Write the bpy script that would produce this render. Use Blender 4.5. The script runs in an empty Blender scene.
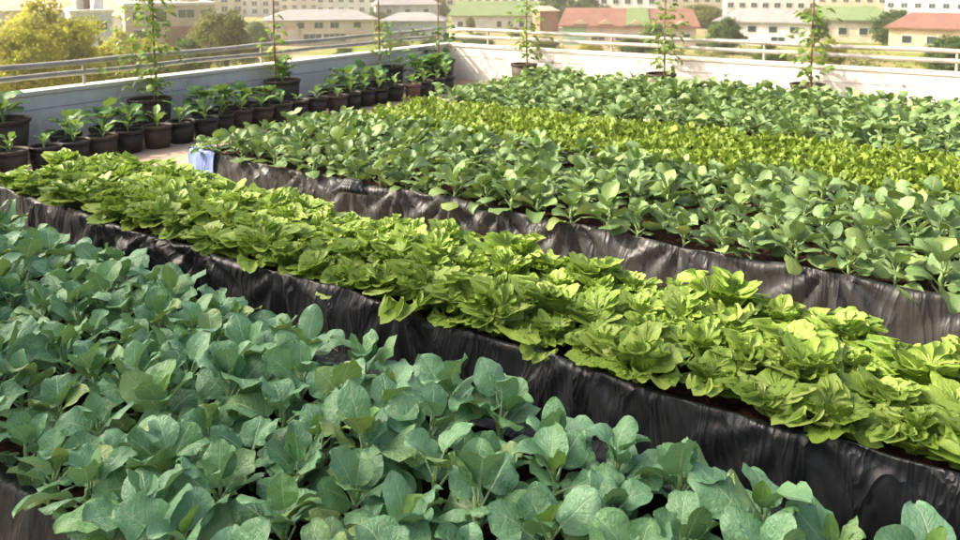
import bpy, bmesh, math, random
import numpy as np
from mathutils import Vector, Matrix, Euler
R = math.radians
rng = random.Random(7)
nr = np.random.RandomState(7)
S = bpy.context.scene
C = S.collection

# ------------------------------------------------------------------ camera
# Read off the photograph: the two horizontal vanishing points lie at x = 1020 and x = -700 on a horizon 23 px above the frame,
# and the poles lean very little, so the camera is pitched only 6 degrees and the picture is a crop below its axis (lens shift).
H = 1.815
PITCH = R(6.0)
PSI = math.atan2(540, 797)
FPX = 798.0 * math.cos(PITCH)
CY = -23.0 + FPX * math.tan(PITCH)
CX_, CY_ = 0.270, -0.398
cam_d = bpy.data.cameras.new('camera')
cam_d.sensor_width = 36.0
cam_d.lens = 36.0 * FPX / 960.0
cam_d.clip_start = 0.05
cam_d.clip_end = 6000
cam = bpy.data.objects.new('camera', cam_d)
C.objects.link(cam)
cam_d.shift_y = (CY - 270.0) / 960.0
cam.location = (CX_, CY_, H)
cam.rotation_euler = (math.pi / 2 - PITCH, 0, PSI)
S.camera = cam
cam_d.dof.use_dof = True
cam_d.dof.focus_distance = 2.9
cam_d.dof.aperture_fstop = 5.0

# ------------------------------------------------------------------ sky, sun, exposure
SUN_EL = R(37)
SUN_AZ = math.atan2(-0.55, -0.84)     # direction towards the sun, from +X
sun_dir = Vector((math.cos(SUN_EL) * math.cos(SUN_AZ), math.cos(SUN_EL) * math.sin(SUN_AZ), math.sin(SUN_EL)))
world = bpy.data.worlds.new('World')
S.world = world
world.use_nodes = True
wn = world.node_tree
wn.nodes.clear()
wo = wn.nodes.new('ShaderNodeOutputWorld')
wb = wn.nodes.new('ShaderNodeBackground')
ws = wn.nodes.new('ShaderNodeTexSky')
ws.sky_type = 'NISHITA'
ws.sun_disc = False
ws.sun_elevation = SUN_EL
ws.sun_rotation = math.pi / 2 - SUN_AZ
ws.air_density = 0.55
ws.dust_density = 9.0
ws.ozone_density = 0.4
wb.inputs['Strength'].default_value = 0.15
wn.links.new(ws.outputs[0], wb.inputs[0])
wn.links.new(wb.outputs[0], wo.inputs[0])
sd = bpy.data.lights.new('sun', 'SUN')
sd.energy = 2.4
sd.angle = R(0.6)
sd.color = (1.0, 0.89, 0.69)
so = bpy.data.objects.new('sun', sd)
C.objects.link(so)
so.rotation_euler = sun_dir.to_track_quat('Z', 'Y').to_euler()
so.location = sun_dir * 30
S.view_settings.view_transform = 'Standard'
S.view_settings.look = 'None'
S.view_settings.exposure = 1.4
S.view_settings.gamma = 1.0
S.view_settings.use_curve_mapping = False
S.render.engine = 'CYCLES'
S.cycles.max_bounces = 8
S.cycles.transmission_bounces = 6
S.cycles.diffuse_bounces = 4
S.cycles.sample_clamp_indirect = 8.0


# ------------------------------------------------------------------ pixel <-> world (photograph pixels, 960 wide)
def ray(px, py):
    a = (px - 480) / FPX
    b = (CY - py) / FPX
    fw = math.cos(PITCH) + b * math.sin(PITCH)
    up = -math.sin(PITCH) + b * math.cos(PITCH)
    return Vector((-math.sin(PSI) * fw + math.cos(PSI) * a, math.cos(PSI) * fw + math.sin(PSI) * a, up))


def at_dist(px, py, D):
    r = ray(px, py)
    k = D / math.hypot(r.x, r.y)
    return Vector((CX_ + r.x * k, CY_ + r.y * k, H + r.z * k))


def project(x, y, z):
    x, y = x - CX_, y - CY_
    fw = -x * math.sin(PSI) + y * math.cos(PSI)
    a = x * math.cos(PSI) + y * math.sin(PSI)
    u = z - H
    zc = fw * math.cos(PITCH) - u * math.sin(PITCH)
    yc = fw * math.sin(PITCH) + u * math.cos(PITCH)
    if zc < 0.05:
        return None
    return 480 + FPX * a / zc, CY - FPX * yc / zc


def in_view(x, y, z, m=60):
    p = project(x, y, z)
    return p is not None and -m < p[0] < 960 + m and -m < p[1] < 540 + m


# ------------------------------------------------------------------ object helpers
def link(o, parent=None):
    C.objects.link(o)
    if parent is not None:
        o.parent = parent
    return o


def tag(o, label=None, cat=None, group=None, kind=None):
    if label:
        o['label'] = label
    if cat:
        o['category'] = cat
    if group:
        o['group'] = group
    if kind:
        o['kind'] = kind
    return o


def empty(name, loc=(0, 0, 0), rz=0.0):
    o = bpy.data.objects.new(name, None)
    o.empty_display_size = 0.1
    o.location = loc
    o.rotation_euler = (0, 0, rz)
    return link(o)


def mesh_obj(name, me, parent=None, loc=(0, 0, 0), rot=(0, 0, 0), scale=(1, 1, 1)):
    o = bpy.data.objects.new(name, me)
    o.location = loc
    o.rotation_euler = rot
    o.scale = scale
    return link(o, parent)


def pydata(name, verts, faces, mat=None, smooth=False, uvs=None):
    me = bpy.data.meshes.new(name)
    me.from_pydata([tuple(map(float, v)) for v in verts], [], [tuple(map(int, f)) for f in faces])
    if uvs is not None:
        lay = me.uv_layers.new(name='UVMap')
        idx = np.empty(len(me.loops), dtype=np.int32)
        me.loops.foreach_get('vertex_index', idx)
        lay.data.foreach_set('uv', np.asarray(uvs, dtype=np.float32)[idx].ravel())
    if smooth:
        me.polygons.foreach_set('use_smooth', [True] * len(me.polygons))
    if mat is not None:
        me.materials.append(mat)
    me.update()
    return me


class MB:
    """Collects boxes, tubes and lathes; build() links them as one mesh object."""

    def __init__(self):
        self.v = []
        self.f = []

    def add(self, vs, fs):
        b = len(self.v)
        self.v += [tuple(v) for v in vs]
        self.f += [tuple(i + b for i in f) for f in fs]
        return self

    def box(self, x0, x1, y0, y1, z0, z1):
        vs = [(x0, y0, z0), (x1, y0, z0), (x1, y1, z0), (x0, y1, z0), (x0, y0, z1), (x1, y0, z1), (x1, y1, z1), (x0, y1, z1)]
        fs = [(0, 3, 2, 1), (4, 5, 6, 7), (0, 1, 5, 4), (1, 2, 6, 5), (2, 3, 7, 6), (3, 0, 4, 7)]
        return self.add(vs, fs)

    def tube(self, pts, rad, n=8, cap=True):
        pts = [Vector(p) for p in pts]
        if not hasattr(rad, '__len__'):
            rad = [rad] * len(pts)
        vs, fs = [], []
        for i, p in enumerate(pts):
            d = (pts[min(i + 1, len(pts) - 1)] - pts[max(i - 1, 0)]).normalized()
            a = d.cross(Vector((0.13, 0.31, 0.94)) if abs(d.z) < 0.9 else Vector((1, 0.1, 0))).normalized()
            b = d.cross(a)
            for k in range(n):
                t = 2 * math.pi * k / n
                vs.append(p + (a * math.cos(t) + b * math.sin(t)) * rad[i])
        for i in range(len(pts) - 1):
            for k in range(n):
                k2 = (k + 1) % n
                fs.append((i * n + k, i * n + k2, (i + 1) * n + k2, (i + 1) * n + k))
        if cap:
            fs.append(tuple(range(n - 1, -1, -1)))
            fs.append(tuple((len(pts) - 1) * n + k for k in range(n)))
        return self.add(vs, fs)

    def lathe(self, prof, n=24, c=(0, 0)):
        vs, fs = [], []
        for r, z in prof:
            for k in range(n):
                t = 2 * math.pi * k / n
                vs.append((c[0] + r * math.cos(t), c[1] + r * math.sin(t), z))
        for i in range(len(prof) - 1):
            for k in range(n):
                k2 = (k + 1) % n
                fs.append((i * n + k, i * n + k2, (i + 1) * n + k2, (i + 1) * n + k))
        return self.add(vs, fs)

    def mesh(self, name, mat, smooth=False):
        return pydata(name, self.v, self.f, mat, smooth)

    def build(self, name, mat, parent=None, loc=(0, 0, 0), rot=(0, 0, 0), smooth=False, bevel=0.0):
        o = mesh_obj(name, self.mesh(name, mat, smooth), parent, loc, rot)
        if bevel:
            m = o.modifiers.new('bevel', 'BEVEL')
            m.width = bevel
            m.segments = 2
            m.limit_method = 'ANGLE'
        return o


ONES = ['', 'first', 'second', 'third', 'fourth', 'fifth', 'sixth', 'seventh', 'eighth', 'ninth', 'tenth', 'eleventh', 'twelfth',
        'thirteenth', 'fourteenth', 'fifteenth', 'sixteenth', 'seventeenth', 'eighteenth', 'nineteenth']
TENS = {20: 'twent', 30: 'thirt', 40: 'fort'}


def ordinal(n):
    if n < 20:
        return ONES[n]
    t = TENS[n // 10 * 10]
    return t + 'ieth' if n % 10 == 0 else t + 'y-' + ONES[n % 10]


# ------------------------------------------------------------------ materials
class NT:
    def __init__(self, name):
        self.m = bpy.data.materials.new(name)
        self.m.use_nodes = True
        self.t = self.m.node_tree
        self.t.nodes.clear()
        self.out = self.n('ShaderNodeOutputMaterial')

    def n(self, typ, **kw):
        nd = self.t.nodes.new(typ)
        for k, v in kw.items():
            setattr(nd, k, v)
        return nd

    def l(self, a, b):
        self.t.links.new(a, b)

    def put(self, sock, val):
        if hasattr(val, 'is_output'):
            self.l(val, sock)
        else:
            sock.default_value = val

    def math(self, op, a, b=0.0, c=None, clamp=False):
        nd = self.n('ShaderNodeMath', operation=op, use_clamp=clamp)
        self.put(nd.inputs[0], a)
        self.put(nd.inputs[1], b)
        if c is not None:
            self.put(nd.inputs[2], c)
        return nd.outputs[0]

    def mix(self, fac, a, b):
        nd = self.n('ShaderNodeMix', data_type='RGBA')
        self.put(nd.inputs[0], fac)
        self.put(nd.inputs[6], a)
        self.put(nd.inputs[7], b)
        return nd.outputs[2]

    def ramp(self, fac, stops, interp='LINEAR'):
        nd = self.n('ShaderNodeValToRGB')
        cr = nd.color_ramp
        cr.interpolation = interp
        while len(cr.elements) < len(stops):
            cr.elements.new(0.5)
        for e, (p, c) in zip(cr.elements, stops):
            e.position = p
            e.color = c if len(c) == 4 else (*c, 1)
        self.l(fac, nd.inputs[0])
        return nd.outputs[0]

    def noise(self, scale, detail=4, rough=0.55, vec=None, dist=0.0):
        nd = self.n('ShaderNodeTexNoise')
        nd.inputs['Scale'].default_value = scale
        nd.inputs['Detail'].default_value = detail
        nd.inputs['Roughness'].default_value = rough
        nd.inputs['Distortion'].default_value = dist
        if vec is not None:
            self.l(vec, nd.inputs['Vector'])
        return nd.outputs['Fac']

    def coords(self, which='Object', scale=None):
        tc = self.n('ShaderNodeTexCoord').outputs[which]
        if scale is None:
            return tc
        mp = self.n('ShaderNodeMapping')
        mp.inputs['Scale'].default_value = scale
        self.l(tc, mp.inputs['Vector'])
        return mp.outputs[0]

    def world_pos(self):
        return self.n('ShaderNodeNewGeometry').outputs['Position']

    def bump(self, height, strength=0.4, dist=0.02):
        nd = self.n('ShaderNodeBump')
        nd.inputs['Strength'].default_value = strength
        nd.inputs['Distance'].default_value = dist
        self.l(height, nd.inputs['Height'])
        return nd.outputs[0]

    def bsdf(self, color, rough=0.6, normal=None, spec=0.5, metal=0.0):
        b = self.n('ShaderNodeBsdfPrincipled')
        self.put(b.inputs['Base Color'], color if hasattr(color, 'is_output') or len(color) == 4 else (*color, 1))
        self.put(b.inputs['Roughness'], rough)
        b.inputs['Specular IOR Level'].default_value = spec
        b.inputs['Metallic'].default_value = metal
        if normal is not None:
            self.l(normal, b.inputs['Normal'])
        return b.outputs[0]

    def done(self, sh):
        self.l(sh, self.out.inputs['Surface'])
        return self.m


def m_plain(name, col, rough=0.7, var=0.18, scale=3.0, bump=0.0, bscale=40.0, metal=0.0, spec=0.4):
    """Base colour with two scales of blotchy wear in world space."""
    t = NT(name)
    p = t.world_pos()
    n1 = t.noise(scale, 5, 0.6, p)
    n2 = t.noise(scale * 9, 3, 0.6, p)
    f = t.math('ADD', t.math('MULTIPLY', n1, 0.7), t.math('MULTIPLY', n2, 0.3))
    lo = tuple(c * (1 - var) for c in col)
    hi = tuple(min(1, c * (1 + var)) for c in col)
    c = t.ramp(f, [(0.3, lo), (0.7, hi)])
    nm = t.bump(t.noise(bscale, 4, 0.6, p), bump, 0.01) if bump else None
    return t.done(t.bsdf(c, rough, nm, spec, metal))


def m_leaf(name, cols, vein, transl=0.25, rough=0.5, nveins=7.0, vein_amt=0.7, island=False, spec=0.4, bumps=0.35, slant=0.45):
    """Leaf with midrib and side veins drawn from the blade's own UVs; each leaf has its own shade of green."""
    t = NT(name)
    uv = t.n('ShaderNodeUVMap').outputs[0]
    sp = t.n('ShaderNodeSeparateXYZ')
    t.l(uv, sp.inputs[0])
    au = t.math('ABSOLUTE', t.math('MULTIPLY_ADD', sp.outputs[0], 2.0, -1.0))
    v = sp.outputs[1]
    wid = t.math('MULTIPLY_ADD', v, -0.07, 0.10)
    rib = t.math('SUBTRACT', 1.0, t.math('DIVIDE', au, wid), clamp=True)
    ph = t.math('FRACT', t.math('MULTIPLY', t.math('SUBTRACT', v, t.math('MULTIPLY', au, slant)), nveins))
    dist = t.math('ABSOLUTE', t.math('SUBTRACT', ph, 0.5))
    vw = t.math('MULTIPLY_ADD', au, -0.07, 0.11)
    side = t.math('MULTIPLY', t.math('SUBTRACT', 1.0, t.math('DIVIDE', dist, vw), clamp=True), 0.65)
    veins = t.math('MAXIMUM', rib, side)
    if island:
        rnd = t.n('ShaderNodeNewGeometry').outputs['Random Per Island']
    else:
        rnd = t.n('ShaderNodeObjectInfo').outputs['Random']
    base = t.ramp(rnd, [(i / (len(cols) - 1), c) for i, c in enumerate(cols)])
    pos = t.world_pos()
    mott = t.noise(28, 4, 0.65, pos)
    base = t.mix(t.math('MULTIPLY', t.math('SUBTRACT', mott, 0.35, clamp=True), 1.1), base, t.mix(0.6, base, (*vein, 1)))
    col = t.mix(t.math('MULTIPLY', veins, vein_amt), base, (*vein, 1))
    hgt = t.math('ADD', t.math('MULTIPLY', veins, -0.22), t.math('MULTIPLY', t.noise(42, 3, 0.6, pos), 1.1))
    nm = t.bump(hgt, bumps, 0.009)
    pr = t.bsdf(col, rough, nm, spec)
    tr = t.n('ShaderNodeBsdfTranslucent')
    tc = t.mix(0.5, col, (0.30, 0.42, 0.05, 1))
    t.l(tc, tr.inputs[0])
    t.l(nm, tr.inputs[1])
    ms = t.n('ShaderNodeMixShader')
    ms.inputs[0].default_value = transl
    t.l(pr, ms.inputs[1])
    t.l(tr.outputs[0], ms.inputs[2])
    return t.done(ms.outputs[0])


KALE = [(0.080, 0.220, 0.088), (0.120, 0.305, 0.135), (0.175, 0.385, 0.190), (0.100, 0.265, 0.118), (0.155, 0.355, 0.100), (0.195, 0.410, 0.210), (0.135, 0.320, 0.140), (0.26, 0.38, 0.09)]
KALE_FAR = [(0.07, 0.14, 0.038), (0.12, 0.21, 0.07), (0.17, 0.27, 0.105), (0.10, 0.18, 0.055), (0.19, 0.295, 0.095), (0.24, 0.32, 0.09)]
YOUNG = [(0.11, 0.25, 0.055), (0.15, 0.30, 0.075), (0.12, 0.27, 0.06)]
LETT = [(0.165, 0.285, 0.030), (0.25, 0.39, 0.050), (0.36, 0.49, 0.095), (0.20, 0.335, 0.040), (0.305, 0.445, 0.070), (0.44, 0.55, 0.15)]
M = {}
M['kale'] = m_leaf('kale_leaf', KALE, (0.46, 0.62, 0.36), 0.16, 0.40, bumps=0.85, vein_amt=0.85, spec=0.5)
M['kale_sunny'] = m_leaf('kale_leaf_light', KALE_FAR, (0.33, 0.45, 0.20), 0.2, 0.5)
M['kale_mass'] = m_leaf('kale_leaf_mass', KALE_FAR, (0.33, 0.45, 0.20), 0.2, 0.5, island=True)
M['young'] = m_leaf('young_leaf', YOUNG, (0.36, 0.48, 0.15), 0.28, 0.45)
M['lettuce'] = m_leaf('lettuce_leaf', LETT, (0.42, 0.54, 0.14), 0.32, 0.42, 5.0, 0.55, bumps=0.6)
M['lettuce_mass'] = m_leaf('lettuce_leaf_mass', [(0.12, 0.21, 0.018), (0.19, 0.29, 0.025), (0.27, 0.36, 0.04)], (0.4, 0.5, 0.12), 0.35, 0.45, island=True)
M['vine'] = m_leaf('vine_leaf', [(0.07, 0.16, 0.03), (0.13, 0.24, 0.04), (0.20, 0.30, 0.05)], (0.25, 0.35, 0.10), 0.35, 0.5)
M['darkleaf'] = m_leaf('broad_dark_leaf', [(0.03, 0.10, 0.025), (0.05, 0.15, 0.03), (0.08, 0.20, 0.04)], (0.15, 0.28, 0.08), 0.25, 0.45)
M['stem'] = m_plain('green_stem', (0.20, 0.32, 0.10), 0.5, 0.2, 30)


def m_soil():
    t = NT('soil')
    p = t.world_pos()
    n = t.noise(38, 6, 0.75, p)
    c = t.ramp(n, [(0.30, (0.010, 0.006, 0.005)), (0.5, (0.035, 0.016, 0.010)), (0.62, (0.10, 0.035, 0.018)), (0.75, (0.17, 0.075, 0.04))])
    return t.done(t.bsdf(c, 0.95, t.bump(n, 1.0, 0.02), 0.2))


def m_film(name, dark, dust, amt, ro=(0.24, 0.5)):
    t = NT(name)
    p = t.world_pos()
    n1 = t.noise(1.1, 4, 0.6, p)
    n2 = t.noise(14, 5, 0.7, p)
    st = t.n('ShaderNodeMapping')
    st.inputs['Scale'].default_value = (16, 16, 1.2)
    t.l(p, st.inputs['Vector'])
    n3 = t.noise(1.0, 4, 0.6, st.outputs[0])
    f = t.math('ADD', t.math('MULTIPLY', n1, 0.45), t.math('ADD', t.math('MULTIPLY', n2, 0.25), t.math('MULTIPLY', n3, 0.3)))
    f = t.ramp(f, [(0.40, (0, 0, 0)), (0.68, (amt, amt, amt))])
    c = t.mix(f, (*dark, 1), (*dust, 1))
    r = t.ramp(n2, [(0.3, (ro[0],) * 3), (0.7, (ro[1],) * 3)])
    sk = t.n('ShaderNodeMapping')
    sk.inputs['Rotation'].default_value = (0.0, R(28), 0.0)
    sk.inputs['Scale'].default_value = (7.0, 3.0, 1.6)
    t.l(p, sk.inputs['Vector'])
    rg = t.noise(1.0, 3, 0.55, sk.outputs[0], 0.8)
    rd = t.math('SUBTRACT', 1.0, t.math('ABSOLUTE', t.math('MULTIPLY_ADD', rg, 2.0, -1.0)))
    cr = t.math('MULTIPLY', t.math('POWER', rd, 9.0), 1.1)
    hb = t.math('ADD', t.math('ADD', t.math('MULTIPLY', n3, 0.8), t.math('MULTIPLY', n2, 0.25)), cr)
    return t.done(t.bsdf(c, r, t.bump(hb, 0.35, 0.03), 0.5))


M['soil'] = m_soil()
M['film_black'] = m_film('black_plastic_film', (0.008, 0.011, 0.013), (0.055, 0.055, 0.052), 0.4, (0.28, 0.5))
M['film_near'] = m_film('black_plastic_film_clean', (0.010, 0.016, 0.016), (0.03, 0.032, 0.028), 0.4, (0.4, 0.6))
M['film_grey'] = m_film('faded_grey_film', (0.022, 0.023, 0.024), (0.095, 0.097, 0.095), 0.65, (0.36, 0.6))
M['film_blue'] = m_film('blue_plastic_film', (0.10, 0.19, 0.55), (0.42, 0.50, 0.75), 0.8)
M['pot'] = m_plain('pot_plastic', (0.020, 0.018, 0.016), 0.5, 0.35, 12, 0.15)
M['pot_brown'] = m_plain('glow_tinted_pot_plastic', (0.055, 0.042, 0.030), 0.65, 0.4, 10, 0.15)  # brown cast of the warm glow put into the black plastic's colour
M['pot_clay'] = m_plain('clay_pot', (0.15, 0.09, 0.065), 0.8, 0.3, 10, 0.2)
M['steel'] = m_plain('weathered_pipe', (0.40, 0.375, 0.33), 0.6, 0.4, 5, 0.2, 60, 0.1)
M['pole'] = m_plain('bamboo_pole', (0.20, 0.105, 0.045), 0.7, 0.35, 14, 0.3)
M['string'] = m_plain('string', (0.45, 0.42, 0.36), 0.9, 0.2)
M['stone'] = m_plain('pale_stone', (0.62, 0.60, 0.53), 0.8, 0.15, 20, 0.3)


def m_wallpaint():
    """White paint with grime streaks running down and small stains."""
    t = NT('white_parapet_paint')
    p = t.world_pos()
    mp = t.n('ShaderNodeMapping')
    mp.inputs['Scale'].default_value = (5, 5, 0.7)
    t.l(p, mp.inputs['Vector'])
    streak = t.noise(1.3, 5, 0.65, mp.outputs[0])
    blot = t.noise(2.6, 6, 0.7, p)
    f = t.math('ADD', t.math('MULTIPLY', streak, 0.5), t.math('MULTIPLY', blot, 0.5))
    c = t.ramp(f, [(0.30, (0.44, 0.42, 0.37)), (0.45, (0.70, 0.68, 0.63)), (0.65, (0.80, 0.78, 0.74))])
    return t.done(t.bsdf(c, 0.75, t.bump(t.noise(30, 5, 0.6, p), 0.25, 0.01), 0.3))


def m_floor():
    t = NT('roof_screed')
    p = t.world_pos()
    n1 = t.noise(0.9, 6, 0.65, p)
    n2 = t.noise(9, 5, 0.7, p)
    f = t.math('ADD', t.math('MULTIPLY', n1, 0.55), t.math('MULTIPLY', n2, 0.45))
    c = t.ramp(f, [(0.32, (0.24, 0.18, 0.125)), (0.5, (0.42, 0.33, 0.24)), (0.7, (0.52, 0.43, 0.33))])
    return t.done(t.bsdf(c, 0.85, t.bump(n2, 0.4, 0.01), 0.3))


M['parapet'] = m_wallpaint()
M['coping'] = m_plain('coping_paint', (0.72, 0.69, 0.60), 0.8, 0.15, 3, 0.2)
M['floor'] = m_floor()

# ------------------------------------------------------------------ the roof we stand on
GZ = -12.0
WX = -8.2        # inner face of the left parapet
WY = 11.06       # inner face of the far parapet
WT = 0.16
PH = 0.63        # parapet height
b = MB().box(WX - WT, 6.0, -9.0, WY + WT, GZ + 0.0, 0.0)
o = tag(b.build('roof_terrace', M['floor']), kind='structure')

def parapet(name, label, x0, x1, y0, y1, seams):
    r = empty(name, ((x0 + x1) / 2, (y0 + y1) / 2, 0))
    tag(r, label, 'parapet wall', 'white parapet walls round the roof')
    cx, cy = r.location.x, r.location.y
    MB().box(x0 - cx, x1 - cx, y0 - cy, y1 - cy, 0.0, PH - 0.05).build('wall', M['parapet'], r, bevel=0.006)
    e = 0.022
    MB().box(x0 - cx - e, x1 - cx + e, y0 - cy - e, y1 - cy + e, PH - 0.048, PH).build('coping', M['coping'], r, bevel=0.008)
    return r


pl = parapet('parapet_wall', 'shaded white parapet wall behind the long row of black pots', WX - WT, WX, -1.7, WY - 0.03, 1)
pr_ = parapet('parapet_wall', 'sunlit white parapet wall beyond the farthest kale bed', WX - WT, 6.0, WY, WY + WT, 1)
# hairline joint and stub details on the sunlit wall
crack = m_plain('dark_joint', (0.30, 0.28, 0.25), 0.9, 0.3)
MB().box(-8.0, 6.0, WY - 0.004, WY - 0.0005, 0.405, 0.413).build('joint', crack, pr_, loc=-pr_.location)
MB().box(WX + 0.0005, WX + 0.004, -1.5, WY - 0.2, 0.43, 0.437).build('joint', crack, pl, loc=-pl.location)
for (x, z) in ((-6.05, 0.41), (-3.2, 0.40), (-0.9, 0.42)):
    MB().lathe([(0.0, 0.012), (0.022, 0.010), (0.026, 0.0)], 10).build('drain_hole', crack, pr_, loc=Vector((x, WY - 0.002, z)) - pr_.location, rot=(R(90), 0, 0))
for y in (4.6, 6.4, 8.1):
    MB().lathe([(0.0, 0.012), (0.018, 0.010), (0.022, 0.0)], 10).build('drain_hole', crack, pl, loc=Vector((WX + 0.002, y, 0.44)) - pl.location, rot=(0, R(90), 0))


def railing(label, p0, p1, n_posts):
    p0, p1 = Vector(p0), Vector(p1)
    r = empty('railing', p0)
    tag(r, label, 'railing', 'pipe railings on the parapets')
    d = p1 - p0
    L = d.length
    u = d.normalized()
    up = Vector((0, 0, 1))
    for h, rad in ((0.255, 0.031), (0.135, 0.030)):
        pts = [u * (L * i / 24) + up * (h + 0.006 * math.sin(i * 1.7 + h * 20)) for i in range(25)]
        MB().tube(pts, rad, 10).build('rail', M['steel'], r, smooth=True)
    for i in range(n_posts):
        q = u * (L * (i + 0.35) / n_posts)
        side = Vector((-u.y, u.x, 0))
        mb = MB().tube([(0, 0, 0.0), (0, 0, 0.25)], 0.018, 10)
        mb.build('post', M['steel'], r, loc=q + Vector((0, 0, 0.001)), rot=(0, 0, math.atan2(u.y, u.x)), smooth=False)
    return r


railing('two grey pipe rails along the shaded parapet behind the black pots', (WX - WT / 2, -1.5, PH), (WX - WT / 2, WY - 0.05, PH), 5)
railing('two pale pipe rails along the sunlit far parapet', (WX - WT / 2 + 0.08, WY + WT / 2, PH), (5.9, WY + WT / 2, PH), 6)


# ------------------------------------------------------------------ leaves
def leaf_arrays(L, W, pet, seed, nu=6, nv=8, droop=0.6, cup=0.25, ripple=0.02, nrip=3.0, kind='kale', tooth=0.0, twist=0.0, petrad=0.006):
    """Verts, faces, uvs of one leaf: petiole along +X from the origin, blade beyond it, top side +Z."""
    r = np.random.RandomState(seed)
    verts, faces, uvs = [], [], []
    ang = 0.12
    x, z = 0.0, 0.0
    cl = []
    npet = 3
    if pet > 0:
        for i in range(npet):
            cl.append((x, z, ang))
            x += pet / (npet - 1) * math.cos(ang) if i < npet - 1 else 0
            z += pet / (npet - 1) * math.sin(ang) if i < npet - 1 else 0
            ang -= 0.05
        for i, (cx, cz, a) in enumerate(cl):
            rad = petrad * (1.15 - 0.35 * i / (npet - 1))
            for k in range(4):
                t = math.pi / 4 + k * math.pi / 2
                verts.append((cx - rad * math.sin(t) * math.sin(a), rad * math.cos(t), cz + rad * math.sin(t) - rad))
                uvs.append((0.5, 0.0))
        for i in range(npet - 1):
            for k in range(4):
                k2 = (k + 1) % 4
                faces.append((i * 4 + k, i * 4 + k2, (i + 1) * 4 + k2, (i + 1) * 4 + k))
    base = len(verts)
    p1, p2, p3 = r.uniform(0, 6.28, 3)
    dr = droop * r.uniform(0.8, 1.2)
    ang0 = ang
    for j in range(nv + 1):
        v = 0.5 - 0.5 * math.cos(math.pi * j / nv)
        dv = v - (0.5 - 0.5 * math.cos(math.pi * (j - 1) / nv)) if j else 0.0
        a = ang0 - dr * (0.25 * v + 0.75 * v * v)
        if j:
            x += L * dv * math.cos(a)
            z += L * dv * math.sin(a)
        if kind == 'kale':
            w = W * 0.5 * max(0.0, math.sin(math.pi * min(1, 0.03 + 0.97 * v) ** 0.86)) ** 0.55
            w = max(w, 0.03 * W) if j < nv else 0.05 * W
        elif kind == 'lettuce':
            w = W * 0.5 * (0.22 + 0.86 * math.sin(math.pi * 0.5 * min(1.0, v * 1.18)) ** 1.3) * (1 - max(0, v - 0.70) ** 2 * 8.5)
        elif kind == 'vine':
            w = W * 0.5 * math.sin(math.pi * (0.12 + 0.86 * v)) ** 0.8 * (1 - 0.45 * v)
        else:
            w = W * 0.5 * (math.sin(math.pi * min(1, 0.06 + 0.93 * v) ** 0.7) ** 0.6)
        for i in range(nu + 1):
            u = 2 * i / nu - 1
            au = abs(u)
            ww = w
            edge = au ** 2.2
            if kind == 'lettuce':
                edge = max(au ** 1.6, max(0.0, (v - 0.55) / 0.45) ** 1.5)
            if tooth:
                ww = w * (1 + tooth * edge * math.sin(17 * v + 3 * u + p1 + 9 * v * v) + tooth * 0.6 * edge * r.uniform(-1, 1))
            yy = u * ww
            off = cup * w * au ** 1.7
            off += ripple * edge * math.sin(nrip * 6.28 * v + (p1 if u > 0 else p2))
            off += ripple * 0.5 * au * math.sin(nrip * 11 * v + p3 + 2 * u)
            off += ripple * (0.35 if kind == 'lettuce' else 0.18) * r.uniform(-1, 1) * (0.3 + au)
            if kind == 'lettuce':
                off += ripple * 0.8 * edge * math.sin(9 * u * nrip / 3 + p2) * v
            off -= 0.012 * W * (1 - au) ** 3
            xs = x - off * math.sin(a) + (ripple * (0.7 if kind == 'lettuce' else 0.25) * edge * math.cos(nrip * 5 * v + p3) if j else 0)
            if kind in ('kale', 'vine', 'round') and j == nv:
                xs -= au * 0.02 * L
            yv = yy * math.cos(cup * au * 0.5)
            zz = z + off * math.cos(a)
            tw = twist * v
            verts.append((xs, yv * math.cos(tw) - 0 * tw, zz + yv * math.sin(tw)))
            uvs.append((0.5 + u * 0.5, v))
    for j in range(nv):
        for i in range(nu):
            q = base + j * (nu + 1) + i
            faces.append((q, q + nu + 1, q + nu + 2, q + 1))
    return np.array(verts), np.array([f for f in faces]), np.array(uvs)


def leaf_mesh(name, mat, **kw):
    v, f, uv = leaf_arrays(**kw)
    return pydata(name, v, f, mat, True, uv)


def r_(a, b):
    return rng.uniform(a, b)


def kale_set(mat, young, nvar, nu, nv, tagname):
    big = [leaf_mesh(tagname + '_leaf_blade', mat, L=r_(0.145, 0.185), W=r_(0.125, 0.165), pet=r_(0.04, 0.08), seed=100 + i, nu=nu, nv=nv,
                     droop=r_(0.2, 1.5), cup=rng.choice((-0.30, -0.15, 0.12, 0.28, 0.42)), ripple=r_(0.004, 0.013), nrip=r_(1.2, 2.4),
                     twist=r_(-0.5, 0.5)) for i in range(nvar)]
    small = [leaf_mesh(tagname + '_young_blade', young, L=r_(0.10, 0.14), W=r_(0.075, 0.105), pet=r_(0.03, 0.06), seed=300 + i, nu=nu, nv=nv,
                       droop=r_(-0.1, 0.7), cup=r_(0.25, 0.7), ripple=r_(0.004, 0.010), nrip=r_(1.2, 2.2), twist=r_(-0.3, 0.3)) for i in range(max(4, nvar // 2))]
    return big, small


KALE_NEAR = kale_set(M['kale'], M['young'], 32, 10, 12, 'kale')
KALE_MID = kale_set(M['kale_sunny'], M['young'], 10, 6, 7, 'kale')
stem_meshes = []
for i in range(4):
    h = 0.15
    pts = [(0, 0, -0.03), (r_(-.006, .006), r_(-.006, .006), 0.05), (r_(-.012, .012), r_(-.012, .012), 0.10), (r_(-.012, .012), r_(-.012, .012), h)]
    stem_meshes.append(MB().tube(pts, [0.011, 0.010, 0.009, 0.006], 7).mesh('stem', M['stem'], True))


def kale_plan_small(r, n):
    return [(yg, az, hz * 1.08, el, roll, ls * 0.86) for (yg, az, hz, el, roll, ls) in kale_plan(r, n)]


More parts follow.
